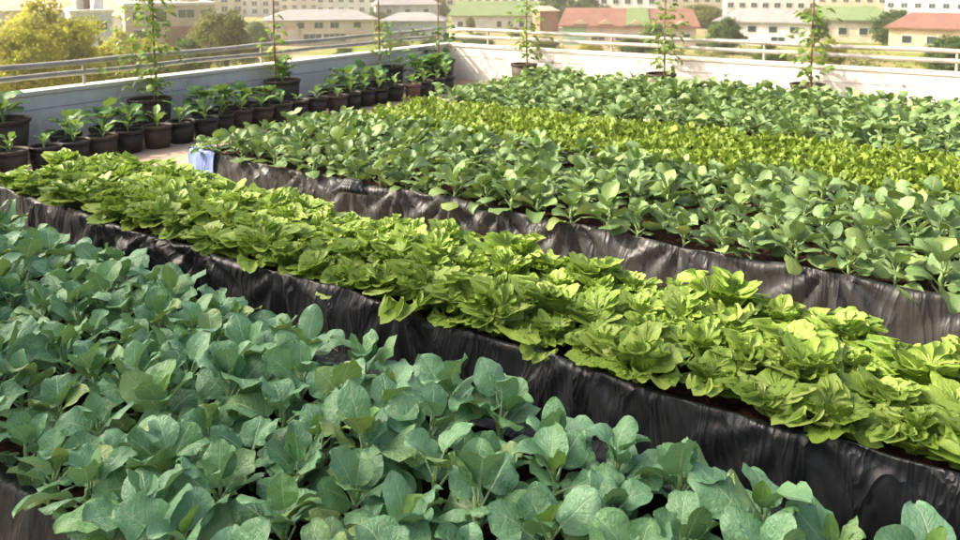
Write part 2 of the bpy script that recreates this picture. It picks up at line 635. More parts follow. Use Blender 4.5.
def kale_plan(r, n):
    """Leaf layout of one plant: (young?, azimuth, attach height, elevation, roll, scale)."""
    out = []
    a0 = r.uniform(0, 6.28)
    for i in range(n):
        f = i / (n - 1)
        az = a0 + i * 2.39996 + r.uniform(-0.3, 0.3)
        out.append((f > 0.93 and r.random() < 0.3, az, 0.035 + 0.105 * f + r.uniform(-.008, .008),
                    R(22 + 52 * f ** 1.3) + r.uniform(-0.28, 0.28), r.uniform(-0.7, 0.7),
                    (1.05 - 0.34 * f) * r.uniform(0.82, 1.15)))
    return out


def place_plant(name, loc, sets, n, sc, label, cat, group, plan=kale_plan, stem=True):
    root = empty(name, loc, 0)
    root.scale = (sc, sc, sc)
    tag(root, label, cat, group)
    if stem:
        mesh_obj('stem', rng.choice(stem_meshes), root, rot=(0, 0, r_(0, 6.28)))
    for yg, az, z, el, roll, s in plan(rng, n):
        me = rng.choice(sets[1] if yg else sets[0])
        mesh_obj('leaf', me, root, (0, 0, z), (roll, -el, az), (s, s, s))
    return root


def merged(name, plants, variants, plan, n, mat, lowsc):
    """Many plants as one mesh (for the far bed, where single plants no longer show)."""
    V, F, U = [], [], []
    base = 0
    for (x, y, z, s) in plants:
        for yg, az, hz, el, roll, ls in plan(rng, n):
            v, f, uv = rng.choice(variants)
            m = np.array(Euler((roll, -el, az)).to_matrix())
            k = s * ls * lowsc
            w = (v * k) @ m.T + np.array((x, y, z + hz * s))
            V.append(w)
            U.append(uv)
            for q in f:
                F.append(tuple(q + base))
            base += len(v)
    return pydata(name, np.concatenate(V), F, mat, True, np.concatenate(U))


# ------------------------------------------------------------------ planting beds
BEDH = 0.30
X0, X1 = -5.65, 2.2


def film_face(length, height, seed, gathers, nx_per_m=44, nz=12, belly=0.02):
    """Hanging plastic sheet: local X along, Z up, bulging towards -Y; folds fan out from gather points on the rim."""
    r = np.random.RandomState(seed)
    nx = int(length * nx_per_m)
    ph = r.uniform(0, 6.28, 6)
    verts, faces = [], []
    rows = [(-0.035, 1.0), (-0.012, 1.012)] + [(None, 1 - k / nz) for k in range(nz + 1)]
    for j, (inset, t) in enumerate(rows):
        for i in range(nx + 1):
            x = length * i / nx
            top = height + 0.010 * math.sin(2.1 * x + ph[0]) + 0.007 * math.sin(5.3 * x + ph[1]) + 0.004 * math.sin(17 * x + ph[2])
            off = belly * math.sin(math.pi * t) + 0.006 * math.sin(9 * x + ph[3] + 2 * t) + 0.004 * math.sin(23 * x + ph[4] - 3 * t)
            for gx, amp, nf in gathers:
                dx = x - gx
                dz = (1 - t) * height + 0.05
                rad = math.hypot(dx, dz)
                if abs(dx) < 0.9:
                    an = math.atan2(dx, dz)
                    off += amp * (math.asin(math.sin(an * nf + gx * 7)) * 0.75 + 0.25 * math.sin(an * nf * 2.3)) * min(1, rad / 0.12) * math.exp(-(dx / 0.45) ** 2)
            if inset is not None:
                verts.append((x, -inset if j == 0 else 0.004, top * t + (0.004 if j else -0.006)))
            else:
                verts.append((x, -off - 0.008, top * t))
    n = nx + 1
    for j in range(len(rows) - 1):
        for i in range(nx):
            faces.append((j * n + i, (j + 1) * n + i, (j + 1) * n + i + 1, j * n + i + 1))
    return verts, faces


def bed(label, y0, y1, film, seed, gathers, x0=X0, x1=X1):
    r = empty('planting_bed', (x0, y0, 0))
    tag(r, label, 'planting bed', 'long film-lined planting beds')
    L, D = x1 - x0, y1 - y0
    v, f = film_face(L, BEDH, seed, gathers)
    mesh_obj('front_liner', pydata('front_liner', v, f, film, True), r)
    v, f = film_face(L, BEDH, seed + 1, [])
    mesh_obj('back_liner', pydata('back_liner', v, f, film, True), r, (L, D, 0), (0, 0, math.pi))
    v, f = film_face(D, BEDH, seed + 2, [(D * 0.3, 0.012, 5)])
    mesh_obj('end_liner', pydata('end_liner', v, f, film, True), r, (0, D, 0), (0, 0, -math.pi / 2))
    v, f = film_face(D, BEDH, seed + 3, [])
    mesh_obj('end_liner', pydata('end_liner', v, f, film, True), r, (L, 0, 0), (0, 0, math.pi / 2))
    nx, ny = int(L * 14), int(D * 14)
    rs = np.random.RandomState(seed + 9)
    vs = []
    for j in range(ny + 1):
        for i in range(nx + 1):
            ed = min(i, nx - i, j, ny - j)
            vs.append((0.02 + (L - 0.04) * i / nx, 0.02 + (D - 0.04) * j / ny, BEDH - 0.05 + (0.03 * rs.uniform(-0.5, 1) if ed else -0.01)))
    n = nx + 1
    fs = [(j * n + i, j * n + i + 1, (j + 1) * n + i + 1, (j + 1) * n + i) for j in range(ny) for i in range(nx)]
    mesh_obj('soil', pydata('soil', vs, fs, M['soil'], True), r)
    return r


BEDS = [(0.66, 1.74), (2.28, 3.16), (3.86, 5.40), (5.60, 6.95), (7.02, 9.75)]
bed1 = bed('nearest planting bed lined with black film, full of blue-green kale', *BEDS[0], M['film_near'], 11, [(3.9, 0.01, 6)], x0=-5.9)
bed2 = bed('planting bed of bright frilly lettuce wrapped in wrinkled black film', *BEDS[1], M['film_black'], 21,
           [(0.7, 0.008, 9), (1.5, 0.014, 12), (2.0, 0.028, 13), (2.45, 0.026, 12), (3.1, 0.014, 10), (3.9, 0.012, 11), (4.8, 0.014, 9), (5.6, 0.012, 12), (6.4, 0.014, 10)], x0=-5.88)
bed3 = bed('planting bed of kale behind the lettuce, lined with faded grey film', *BEDS[2], M['film_grey'], 31,
           [(0.8, 0.010, 10), (1.4, 0.014, 12), (1.9, 0.016, 11), (2.35, 0.02, 12), (2.8, 0.024, 13), (3.2, 0.024, 11), (3.7, 0.02, 12), (4.4, 0.02, 10), (5.2, 0.022, 12), (6.0, 0.018, 11)])
bed4 = bed('planting bed of low yellow-green salad between the two farther kale beds', *BEDS[3], M['film_grey'], 41, [], x0=-5.45)
bed5 = bed('farthest planting bed, full of kale before the sunlit parapet', *BEDS[4], M['film_grey'], 51, [], x0=-5.5)
# black film spread on the roof between the nearest bed and the lettuce bed
rs = np.random.RandomState(5)
gx, gy = 90, 6
gv = [(X0 - 0.1 + 7.6 * i / gx, 1.84 + 0.43 * j / gy, 0.012 + 0.012 * rs.rand() + 0.012 * math.sin(i * 0.9 + j)) for j in range(gy + 1) for i in range(gx + 1)]
gf = [(j * (gx + 1) + i, j * (gx + 1) + i + 1, (j + 1) * (gx + 1) + i + 1, (j + 1) * (gx + 1) + i) for j in range(gy) for i in range(gx)]
tag(mesh_obj('ground_film', pydata('ground_film', gv, gf, M['film_near'], True)), 'crumpled black film on the floor between the nearest kale bed and the lettuce', 'plastic film')
# blue sheet folded round the near left corner of the third bed
v, f = film_face(0.34, BEDH + 0.03, 77, [(0.1, 0.004, 6)], nx_per_m=60)
bl = mesh_obj('corner_sheet', pydata('corner_sheet', v, f, M['film_blue'], True), None, (X0 - 0.02, BEDS[2][0] - 0.025, 0.0))
tag(bl, 'blue plastic sheet wrapped round the left corner of the grey kale bed', 'plastic sheet')
v, f = film_face(0.22, BEDH + 0.02, 78, [(0.1, 0.012, 6)], nx_per_m=60)
mesh_obj('side_flap', pydata('side_flap', v, f, M['film_blue'], True), bl, (-0.012, 0.235, 0), (0, 0, -math.pi / 2))

ROWNAME = {0: 'front', 1: 'second', 2: 'third', 3: 'fourth', 4: 'fifth', 5: 'sixth', 6: 'seventh', 7: 'eighth', 8: 'ninth'}


def rows(bd, sx, sy, x0=X0, x1=X1, mx=0.10, my=0.09, jit=0.03, ztest=0.5):
    y0, y1 = bd
    ny = max(1, round((y1 - y0 - 2 * my) / sy))
    out = []
    for j in range(ny + 1):
        y = y0 + my + (y1 - y0 - 2 * my) * j / ny
        k = 0
        nx = int((x1 - x0 - 2 * mx) / sx)
        for i in range(nx + 1):
            x = x0 + mx + (i + (0.5 if j % 2 else 0)) * sx
            if x > x1 - mx:
                continue
            xx, yy = x + r_(-jit, jit), y + r_(-jit, jit)
            if in_view(xx, yy, ztest, 45):
                k += 1
                out.append((xx, yy, j, k))
    return out


for (x, y, j, k) in rows(BEDS[0], 0.21, 0.205, x0=-5.9, my=0.07):
    place_plant('kale_plant', (x, y, BEDH - 0.045), KALE_NEAR, rng.choice((9, 10, 11)), r_(0.74, 1.04),
                f'blue-green kale, {ordinal(k)} from the left in the {ROWNAME[j]} row of the nearest bed', 'kale plant', 'kale plants in the nearest bed')
for (x, y, j, k) in rows(BEDS[2], 0.225, 0.24, jit=0.04, my=0.05):
    place_plant('kale_plant', (x, y, BEDH - 0.045), KALE_MID, rng.choice((10, 11, 12)), r_(0.75, 1.15),
                f'sunlit kale, {ordinal(k)} from the left in the {ROWNAME[j]} row of the grey bed', 'kale plant', 'kale plants in the grey bed', kale_plan_small)

# lettuce
def frill_arrays(L, W, seed, k, amp, droop, cup, nphi=56, nrho=6):
    """Lettuce leaf: a rounded fan built in polar rings so that its margin can carry soft, deep ruffles."""
    r = np.random.RandomState(seed)
    p = r.uniform(0, 6.28, 5)
    V, U, F = [], [], []
    cx = 0.54 * L
    for i in range(nrho + 1):
        rho = (i / nrho) ** 0.75
        for q in range(nphi):
            ph = 2 * math.pi * q / nphi
            fr = (0.5 + 0.5 * math.cos(ph)) ** 0.45          # ruffles fade towards the leaf base
            loc_k = k * ph + 0.9 * math.sin(2 * ph + p[0]) + p[1]
            lob = 1 + 0.07 * math.sin(3 * ph + p[2]) * rho + 0.05 * math.sin(k * ph * 0.5 + p[3]) * rho + 0.05 * fr * rho ** 4 * math.sin(2 * loc_k)
            x = cx + 0.5 * L * rho * lob * math.cos(ph) * (1.0 if math.cos(ph) > 0 else 1.08)
            y = 0.5 * W * rho * lob * math.sin(ph)
            t = min(1.0, max(0.0, x / (0.62 * L)))
            y *= 0.25 + 0.75 * t * t * (3 - 2 * t)
            e = fr * rho ** 2.6
            z = amp * e * math.sin(loc_k) * (1 + 0.5 * math.sin(ph * 2 + p[4])) + 0.35 * amp * fr * rho * math.sin(2.1 * loc_k + p[2])
            tg = 0.75 * amp * e * math.cos(loc_k)
            x -= tg * math.sin(ph)
            y += tg * math.cos(ph)
            z += cup * y * y / W - 0.012 * L * math.exp(-(y / (0.06 * W)) ** 2)
            U.append((0.5 + 0.5 * rho * math.sin(ph), 0.5 + 0.5 * rho * math.cos(ph)))
            a = droop * max(0.0, x / L) ** 1.6
            c = math.sin(a) / a if a > 1e-4 else 1.0
            V.append((x * c - z * math.sin(a), y, z * math.cos(a) - x * a * 0.42))
    for i in range(nrho):
        for q in range(nphi):
            q2 = (q + 1) % nphi
            F.append((i * nphi + q, (i + 1) * nphi + q, (i + 1) * nphi + q2, i * nphi + q2))
    return np.array(V), F, np.array(U)


LETTUCE = []
for i in range(18):
    v, f, uv = frill_arrays(r_(0.13, 0.17), r_(0.12, 0.155), 500 + i, rng.choice((8, 9, 10, 11)), r_(0.020, 0.029), r_(0.2, 1.0), r_(0.0, 1.2), 88, 7)
    LETTUCE.append(pydata('lettuce_leaf_blade', v, f, M['lettuce'], True, uv))


def lettuce_plan(r, n):
    out = []
    a0 = r.uniform(0, 6.28)
    for i in range(n):
        f = i / (n - 1)
        out.append((False, a0 + i * 2.39996 + r.uniform(-.3, .3), 0.005 + 0.02 * f, R(34 + 46 * f) + r.uniform(-.2, .2), r.uniform(-.4, .4),
                    (1.12 - 0.30 * f) * r.uniform(.85, 1.15)))
    return out


for (x, y, j, k) in rows(BEDS[1], 0.225, 0.215, x0=-5.88, my=0.115, jit=0.03, ztest=0.4):
    if rng.random() < 0.01:
        continue
    place_plant('lettuce_plant', (x, y, BEDH - 0.04), (LETTUCE, LETTUCE), rng.choice((11, 12, 13)), r_(0.92, 1.45),
                f'frilly lettuce, {ordinal(k)} from the left in the {ROWNAME[j]} row of the black bed', 'lettuce plant', 'lettuce plants in the black bed', lettuce_plan, False)

# far masses
fv = [leaf_arrays(L=r_(0.145, 0.18), W=r_(0.125, 0.16), pet=r_(0.05, 0.09), seed=700 + i, nu=4, nv=4, droop=r_(0.2, 1.3), cup=r_(-0.25, 0.4),
                  ripple=0.012, nrip=1.6, twist=r_(-.4, .4)) for i in range(8)]
pts = [(x, y, BEDH - 0.04, r_(0.68, 1.2)) for (x, y, j, k) in rows(BEDS[4], 0.18, 0.19, x0=-5.5, jit=0.05)]
o = mesh_obj('kale_mass', merged('kale_mass', pts, fv, kale_plan_small, 10, M['kale_mass'], 1.0))
tag(o, 'dense mass of kale leaves filling the farthest bed before the parapet', 'kale', kind='stuff')
lv = [leaf_arrays(L=r_(0.05, 0.08), W=r_(0.022, 0.038), pet=0.0, seed=800 + i, nu=4, nv=4, droop=r_(0.3, 1.2), cup=r_(0, 0.3), ripple=0.008, nrip=2.5,
                  kind='lettuce', tooth=0.15) for i in range(8)]
pts = [(x, y, BEDH - 0.04, r_(1.3, 2.3)) for (x, y, j, k) in rows(BEDS[3], 0.085, 0.085, x0=-5.45, jit=0.03, mx=0.06, my=0.05)]
o = mesh_obj('salad_mass', merged('salad_mass', pts, lv, lettuce_plan, 8, M['lettuce_mass'], 1.0))
tag(o, 'low dense yellow-green salad seedlings between the two farther kale beds', 'salad greens', kind='stuff')

# pale stones on the bed edges
SD = [(-5.25, 7.05, 'pale stone at the left end of the salad bed, largest of the stones'), (-5.0, 7.04, 'small pale stone just right of the largest stone on the salad bed'),
      (-4.05, 7.04, 'pale stone at the middle of the salad bed edge'), (-3.85, 7.04, 'flat pale stone beside the middle stone of the salad bed'),
      (-3.3, 7.04, 'pale stone below the farthest kale bed, right of the middle pair'), (-2.75, 7.04, 'tall pale stone at the right of the salad bed edge'),
      (-3.25, 5.45, 'grey white stone between the grey bed kale and the salad bed')]
for i, (x, y, lab) in enumerate(SD):
    bm = bmesh.new()
    bmesh.ops.create_icosphere(bm, subdivisions=2, radius=0.048)
    for vv in bm.verts:
        vv.co *= 1 + rng.uniform(-0.18, 0.18)
        vv.co.x *= 1.5
        vv.co.z *= 0.8
    me = bpy.data.meshes.new('pale_stone')
    bm.to_mesh(me)
    bm.free()
    me.materials.append(M['stone'])
    me.polygons.foreach_set('use_smooth', [True] * len(me.polygons))
    s = 1.25 if i == 0 else r_(0.8, 1.15)
    tag(mesh_obj('pale_stone', me, None, (x, y, BEDH + 0.04), (0, 0, r_(0, 3)), (s, s, s * (1.5 if 'tall' in lab else 1))), lab, 'stone', 'pale stones on the bed edges')

# folded black plastic scrap between lettuce bed and grey bed
mb = MB()
for k in range(3):
    mb.tube([(-0.13 + 0.02 * k, 0.03 * k, 0.02 * k), (-0.05, 0.01 + 0.02 * k, 0.035 + 0.012 * k), (0.05, 0.02 * k, 0.03 + 0.012 * k), (0.13 - 0.01 * k, 0.02 - 0.02 * k, 0.012 * k)],
            [0.012, 0.035, 0.034, 0.010], 8)
o = mb.build('plastic_roll', M['film_near'], None, (-3.45, 3.50, BEDH + 0.04), (0, 0, 0.3), smooth=True)
tag(o, 'crumpled black plastic roll lying between the lettuce and the grey bed', 'plastic roll')


# ------------------------------------------------------------------ pots
def pot_meshes(rt, rb, h, mat):
    t = 0.010
    wall = MB().lathe([(0.0, 0.0), (rb, 0.0), (rb + (rt - rb) * 0.5, h * 0.5), (rt - 0.012, h - 0.03), (rt - 0.012 - t, h - 0.035), (rb * 0.95, 0.02)], 22).mesh('pot_wall', mat, True)
    rim = MB().lathe([(rt - 0.013, h - 0.034), (rt, h - 0.032), (rt + 0.004, h - 0.004), (rt, h), (rt - 0.010, h), (rt - 0.016, h - 0.02)], 22).mesh('rim', mat, True)
    rs = np.random.RandomState(3)
    vs, fs = [(0, 0, h - 0.035)], []
    nk = 22
    for q, rr in enumerate((0.35, 0.7, 0.985)):
        for k in range(nk):
            a = 2 * math.pi * k / nk
            vs.append((math.cos(a) * (rt - 0.02) * rr, math.sin(a) * (rt - 0.02) * rr, h - 0.045 + (rs.uniform(-.008, .012) if q < 2 else -0.006)))
    for k in range(nk):
        k2 = (k + 1) % nk
        fs.append((0, 1 + k, 1 + k2))
        for q in range(2):
            fs.append((1 + q * nk + k, 1 + (q + 1) * nk + k, 1 + (q + 1) * nk + k2, 1 + q * nk + k2))
    soil = pydata('soil', vs, fs, M['soil'], True)
    return wall, rim, soil


POT = {'small': pot_meshes(0.150, 0.116, 0.235, M['pot_brown']), 'dark': pot_meshes(0.150, 0.116, 0.235, M['pot']),
       'large': pot_meshes(0.225, 0.17, 0.40, M['pot_brown']), 'largedark': pot_meshes(0.225, 0.17, 0.38, M['pot']),
       'clay': pot_meshes(0.14, 0.10, 0.235, M['pot_clay'])}


def pot(kind, x, y, label, group, z=0.0, s=1.0):
    r = empty('plant_pot', (x, y, z), r_(0, 6))
    r.scale = (s, s, s)
    r.rotation_euler = (r_(-0.03, 0.03), r_(-0.03, 0.03), r_(0, 6))
    tag(r, label, 'plant pot', group)
    w, rm, so_ = POT[kind]
    mesh_obj('pot_wall', w, r)
    mesh_obj('rim', rm, r)
    mesh_obj('soil', so_, r)
    return r


SEED_LEAF = [leaf_mesh('seedling_blade', M['young'], L=r_(0.07, 0.10), W=r_(0.04, 0.06), pet=0.03, seed=900 + i, nu=4, nv=5, droop=r_(0.2, 1.1), cup=r_(0.1, 0.5),
                       ripple=0.005, nrip=2, petrad=0.004) for i in range(6)]
BROAD_LEAF = [leaf_mesh('broad_blade', M['darkleaf'], L=r_(0.11, 0.15), W=r_(0.12, 0.15), pet=r_(0.07, 0.11), seed=950 + i, nu=6, nv=6, droop=r_(0.5, 1.4), cup=r_(-0.2, 0.2),
                        ripple=0.008, nrip=2, petrad=0.004) for i in range(6)]
VINE_LEAF = [leaf_mesh('vine_blade', M['vine'], L=r_(0.09, 0.13), W=r_(0.08, 0.12), pet=r_(0.03, 0.05), seed=980 + i, nu=4, nv=5, droop=r_(0.5, 1.4), cup=r_(-0.2, 0.2),
                       ripple=0.005, nrip=2, kind='vine', petrad=0.0025) for i in range(6)]


def seed_plan(r, n):
    a0 = r.uniform(0, 6.28)
    return [(False, a0 + i * 2.4, 0.02 + 0.012 * i, R(r.uniform(25, 75)), r.uniform(-.3, .3), r.uniform(.7, 1.15)) for i in range(n)]


def broad_plan(r, n):
    a0 = r.uniform(0, 6.28)
    return [(False, a0 + i * 2.4, 0.03 + 0.10 * i / n, R(r.uniform(15, 70)), r.uniform(-.4, .4), r.uniform(.75, 1.2)) for i in range(n)]


PX = -7.30
n_front = 27
STATE = ['pale seedling', 'bright green seedling', 'small leafy seedling', 'yellowish seedling']
for i in range(n_front):
    y = 2.80 + 0.3 * i + r_(-.012, .012)
    x = PX + r_(-.03, .03) + (0.10 if i > 19 else 0) - (0.08 if 8 < i < 15 else 0)
    kd = rng.choice(('small', 'small', 'dark')) if i < 16 else 'dark'
    if i == 20:
        kd = 'clay'
    if y > WY - 1.3:
        break
    pot(kd, x, y, f'small {"clay" if kd == "clay" else "black"} pot, {ordinal(i + 1)} from the left in the front row along the parapet', 'small pots in the front row', s=r_(0.95, 1.04))
    place_plant('seedling', (x, y, 0.19), (SEED_LEAF, SEED_LEAF), rng.choice((4, 6, 8, 9)), r_(0.9, 1.9),
                f'{STATE[i % 4]} in the {ordinal(i + 1)} front-row pot from the left', 'seedling', 'seedlings in the front-row pots', seed_plan, False)

# back row of small pots
back = [3.82, 4.22, 4.50, 5.45, 5.78, 6.12, 6.45, 7.55, 7.88, 8.22, 8.56, 9.55, 9.85, 10.12]
leafy = dict(zip(back, (5, 9, 5, 10, 10, 8, 5, 5, 11, 8, 5, 11, 10, 9)))
for i, y in enumerate(back):
    x = PX - 0.36 + r_(-.03, .03)
    pot('dark', x, y, f'dark pot, {ordinal(i + 1)} from the left in the back row against the parapet', 'dark pots in the back row', s=1.04)
    big = leafy[y]
    place_plant('potted_plant', (x, y, 0.195), (BROAD_LEAF, BROAD_LEAF), big + 3, 0.80 + 0.055 * big,
                f'{"bushy" if big > 7 else "leafy"} dark green plant in the {ordinal(i + 1)} back-row pot from the left', 'potted plant', 'plants in the back-row pots', broad_plan, True)


# large pots, poles and climbers
def pole(x, y, h, label, lean=(0, 0), z0=0.0):
    pts = [(lean[0] * t * h + 0.006 * math.sin(9 * t), lean[1] * t * h + 0.006 * math.cos(7 * t), t * h) for t in [k / 8 for k in range(9)]]
    mb = MB().tube(pts, [0.014 - 0.004 * k / 8 for k in range(9)], 8)
    o = mb.build('bamboo_pole', M['pole'], None, (x, y, z0), smooth=True)
    tag(o, label, 'pole', 'poles standing along the parapets')
    return o


def climber(x, y, z0, z1, n, label, spread=0.16, leafs=None, sc=1.0, name='climbing_plant'):
    r = empty(name, (x, y, z0))
    tag(r, label, 'climbing plant', 'climbing plants in large pots')
    Hh = z1 - z0
    pts = []
    for k in range(25):
        t = k / 24
        a = t * 9
        pts.append((0.035 * math.cos(a) + 0.02 * math.sin(3 * a), 0.035 * math.sin(a), t * Hh))
    MB().tube(pts, [0.007 - 0.004 * k / 24 for k in range(25)], 6).build('stem', M['stem'], r, smooth=True)
    for i in range(n):
        t = (i + 0.5) / n
        z = Hh * (0.10 + 0.9 * t) + r_(-0.03, 0.03)
        az = r_(0, 6.28)
        d = abs(rng.gauss(0, spread)) * (1.15 - 0.6 * abs(t - 0.45))
        s = sc * r_(0.75, 1.25)
        mesh_obj('leaf', rng.choice(leafs or VINE_LEAF), r, (d * math.cos(az), d * math.sin(az), z), (r_(-.6, .6), -r_(-0.5, 0.9), az + r_(-.6, .6)), (s, s, s))
    return r


LX = WX + 0.27
LARGE = [(3.34, 'large', 'first large pot from the left, cut by the picture edge'), (4.95, 'large', 'large brownish black pot with a tall vine on a bamboo pole'),
         (6.94, 'large', 'large pot of feathery green herb before the shaded parapet'), (9.14, 'largedark', 'large black pot with a branching climber before the shaded parapet'),
         (10.5, 'largedark', 'large black pot near the corner of the two parapets')]
for y, kd, lab in LARGE:
    pot(kd, LX, y, lab, 'large pots by the parapets', s=1.08)
place_plant('squash_plant', (LX + 0.02, 3.34, 0.38), (BROAD_LEAF, BROAD_LEAF), 9, 1.3, 'trailing dark plant in the large pot at the left edge', 'potted plant', None, broad_plan, True)
climber(LX - 0.03, 4.97, 0.36, 1.70, 260, 'tall light-green vine climbing the pole in the large brownish pot', 0.20, None, 0.85)
pole(LX - 0.06, 5.07, 2.3, 'bamboo pole behind the tall vine in the large brownish pot')
place_plant('herb_plant', (LX, 6.94, 0.38), (SEED_LEAF, SEED_LEAF), 26, 1.9, 'feathery bright green herb in a large pot under a pole', 'potted plant', None, broad_plan, True)
climber(LX - 0.10, 6.90, 0.45, 1.3, 30, 'thin vine on the pole behind the feathery herb', 0.08)
pole(LX - 0.10, 6.90, 2.4, 'dark pole behind the feathery herb pot')
climber(LX, 9.14, 0.34, 1.10, 120, 'branching yellow-green climber on the pole of the large black pot', 0.22, None, 0.8)
pole(LX - 0.08, 9.0, 2.4, 'dark bamboo pole behind the branching climber')
climber(LX + 0.05, 10.5, 0.34, 1.0, 46, 'drooping grey-green plant in the pot near the parapet corner', 0.17, BROAD_LEAF, 0.75)
pole(LX - 0.05, 10.5, 2.4, 'thin pole standing near the corner of the parapets')
FARP = [(-6.42, 'first'), (-4.05, 'second'), (-2.0, 'third'), (0.1, 'fourth')]
for x, w in FARP:
    pot('large', x, WY - 0.30, f'{w} large pot from the left along the sunlit parapet', 'large pots by the sunlit parapet')
    climber(x + 0.03, WY - 0.28, 0.36, 1.40, 110, f'climber with pale leaves in the {w} pot along the sunlit parapet', 0.15)
    pole(x + 0.02, WY - 0.24, 2.3, f'{w} brown pole from the left along the sunlit parapet')


# ------------------------------------------------------------------ the town below
def m_ground():
    t = NT('town_ground')
    p = t.world_pos()
    n1 = t.noise(0.018, 6, 0.6, p)
    n2 = t.noise(0.35, 6, 0.7, p)
    f = t.math('ADD', t.math('MULTIPLY', n1, 0.6), t.math('MULTIPLY', n2, 0.4))
    c = t.ramp(f, [(0.36, (0.12, 0.17, 0.03)), (0.47, (0.21, 0.24, 0.05)), (0.54, (0.30, 0.24, 0.14)), (0.66, (0.38, 0.32, 0.23))])
    return t.done(t.bsdf(c, 0.95, None, 0.2))


tag(pydata and mesh_obj('ground', pydata('ground', [(-2500, -2500, GZ), (2500, -2500, GZ), (2500, 2500, GZ), (-2500, 2500, GZ)], [(0, 1, 2, 3)], m_ground())), kind='structure')
M['tarmac'] = m_plain('tarmac', (0.16, 0.155, 0.15), 0.9, 0.25, 0.4)

W_ = {}


def wallmat(name, col):
    if name not in W_:
        W_[name] = m_plain(name, col, 0.85, 0.28, 0.45)
    return W_[name]


def m_tiles(name, cols):
    t = NT(name)
    oc = t.coords('Object')
    wv = t.n('ShaderNodeTexWave')
    wv.wave_type = 'BANDS'
    wv.bands_direction = 'X'
    wv.inputs['Scale'].default_value = 0.9
    wv.inputs['Distortion'].default_value = 0.3
    t.l(oc, wv.inputs['Vector'])
    n = t.noise(0.35, 6, 0.7, oc)
    c = t.ramp(n, [(i / (len(cols) - 1) * 0.5 + 0.25, q) for i, q in enumerate(cols)])
    return t.done(t.bsdf(c, 0.85, t.bump(wv.outputs['Fac'], 0.6, 0.12), 0.3))


M['roof_grey'] = m_tiles('grey_roof', [(0.20, 0.20, 0.20), (0.30, 0.29, 0.28), (0.36, 0.35, 0.34)])
M['roof_green'] = m_tiles('green_roof', [(0.13, 0.19, 0.08), (0.18, 0.25, 0.11), (0.25, 0.29, 0.15)])
M['roof_red'] = m_tiles('red_roof', [(0.17, 0.085, 0.065), (0.24, 0.125, 0.095), (0.27, 0.17, 0.12)])
M['roof_tan'] = m_tiles('tan_roof', [(0.36, 0.28, 0.18), (0.46, 0.38, 0.26), (0.5, 0.42, 0.3)])
M['glass'] = m_plain('window_glass', (0.035, 0.06, 0.06), 0.12, 0.3, 0.8, spec=0.6)
M['frame'] = m_plain('white_frame', (0.7, 0.7, 0.67), 0.6, 0.1)


def window(parent, x, y, z, w, h, face='front', mat=None, sill=True):
    """Recessed-looking window: frame bars proud of the wall, pane set behind them."""
    rot = {'front': 0, 'right': math.pi / 2, 'left': -math.pi / 2}[face]
    fr = MB()
    t = 0.09
    fr.box(-w / 2 - t, w / 2 + t, -0.10, -0.002, h / 2, h / 2 + t)
    fr.box(-w / 2 - t, w / 2 + t, -0.14, -0.002, -h / 2 - t, -h / 2)
    fr.box(-w / 2 - t, -w / 2, -0.10, -0.002, -h / 2 + .001, h / 2 - .001)
    fr.box(w / 2, w / 2 + t, -0.10, -0.002, -h / 2 + .001, h / 2 - .001)
    n = max(1, round(w / 1.1))
    for i in range(1, n):
        q = -w / 2 + w * i / n
        fr.box(q - .035, q + .035, -0.07, -0.004, -h / 2 + .001, h / 2 - .001)
    o = fr.build('window', M['frame'], parent, (x, y, z), (0, 0, rot))
    MB().box(-w / 2, w / 2, -0.03, -0.003, -h / 2, h / 2).build('pane', mat or M['glass'], o)
    return o


def roof_hip(mb, x0, x1, y0, y1, z0, h, inset):
    ym = (y0 + y1) / 2
    mb.add([(x0, y0, z0), (x1, y0, z0), (x1, y1, z0), (x0, y1, z0), (x0 + inset, ym, z0 + h), (x1 - inset, ym, z0 + h),
            (x0, y0, z0 - .25), (x1, y0, z0 - .25), (x1, y1, z0 - .25), (x0, y1, z0 - .25)],
           [(0, 1, 5, 4), (1, 2, 5), (2, 3, 4, 5), (3, 0, 4), (6, 7, 1, 0), (7, 8, 2, 1), (8, 9, 3, 2), (9, 6, 0, 3), (9, 8, 7, 6)])


white_tank = wallmat('white_tank', (0.62, 0.62, 0.6))


def house(name, label, px, D, w, dep, wall_h, wall, roof=None, roof_h=2.0, inset=None, over=0.7, turn=0.0, wins=(), cat='house', base=GZ, flat=False, group=None):
    p = at_dist(px, 40, D)
    az = math.atan2(p.x, p.y)               # angle right of +Y
    r = empty(name, (p.x, p.y, base), -az + turn)
    tag(r, label, cat, group)
    MB().box(-w / 2, w / 2, 0, dep, 0, wall_h).build('wall', wall, r)
    if flat:
        MB().box(-w / 2 - .2, w / 2 + .2, -.2, dep + .2, wall_h + .003, wall_h + .45).build('roof', roof or M['coping'], r)
        MB().box(-w / 2 + w * .62, -w / 2 + w * .85, dep * .3, dep * .7, wall_h + .45, wall_h + 2.2).build('roof_room', wall, r)
        for q in range(rng.choice((1, 2, 3))):
            tx = -w / 2 + w * r_(.08, .55)
            MB().lathe([(0, 0), (.55, 0), (.6, .1), (.6, 1.2), (.45, 1.4), (0, 1.45)], 12, (tx, dep * r_(.15, .5))).build('water_tank', rng.choice((M['steel'], M['pot_clay'], white_tank)), r, loc=(0, 0, wall_h + .45))
    elif roof is not None:
        mb = MB()
        roof_hip(mb, -w / 2 - over, w / 2 + over, -over, dep + over, wall_h + .255, roof_h, inset if inset is not None else dep / 2)
        mb.build('roof', roof, r)
    for wi in wins:
        window(r, *wi[:1], 0 if len(wi) < 5 else wi[4], *wi[1:4])
    return r


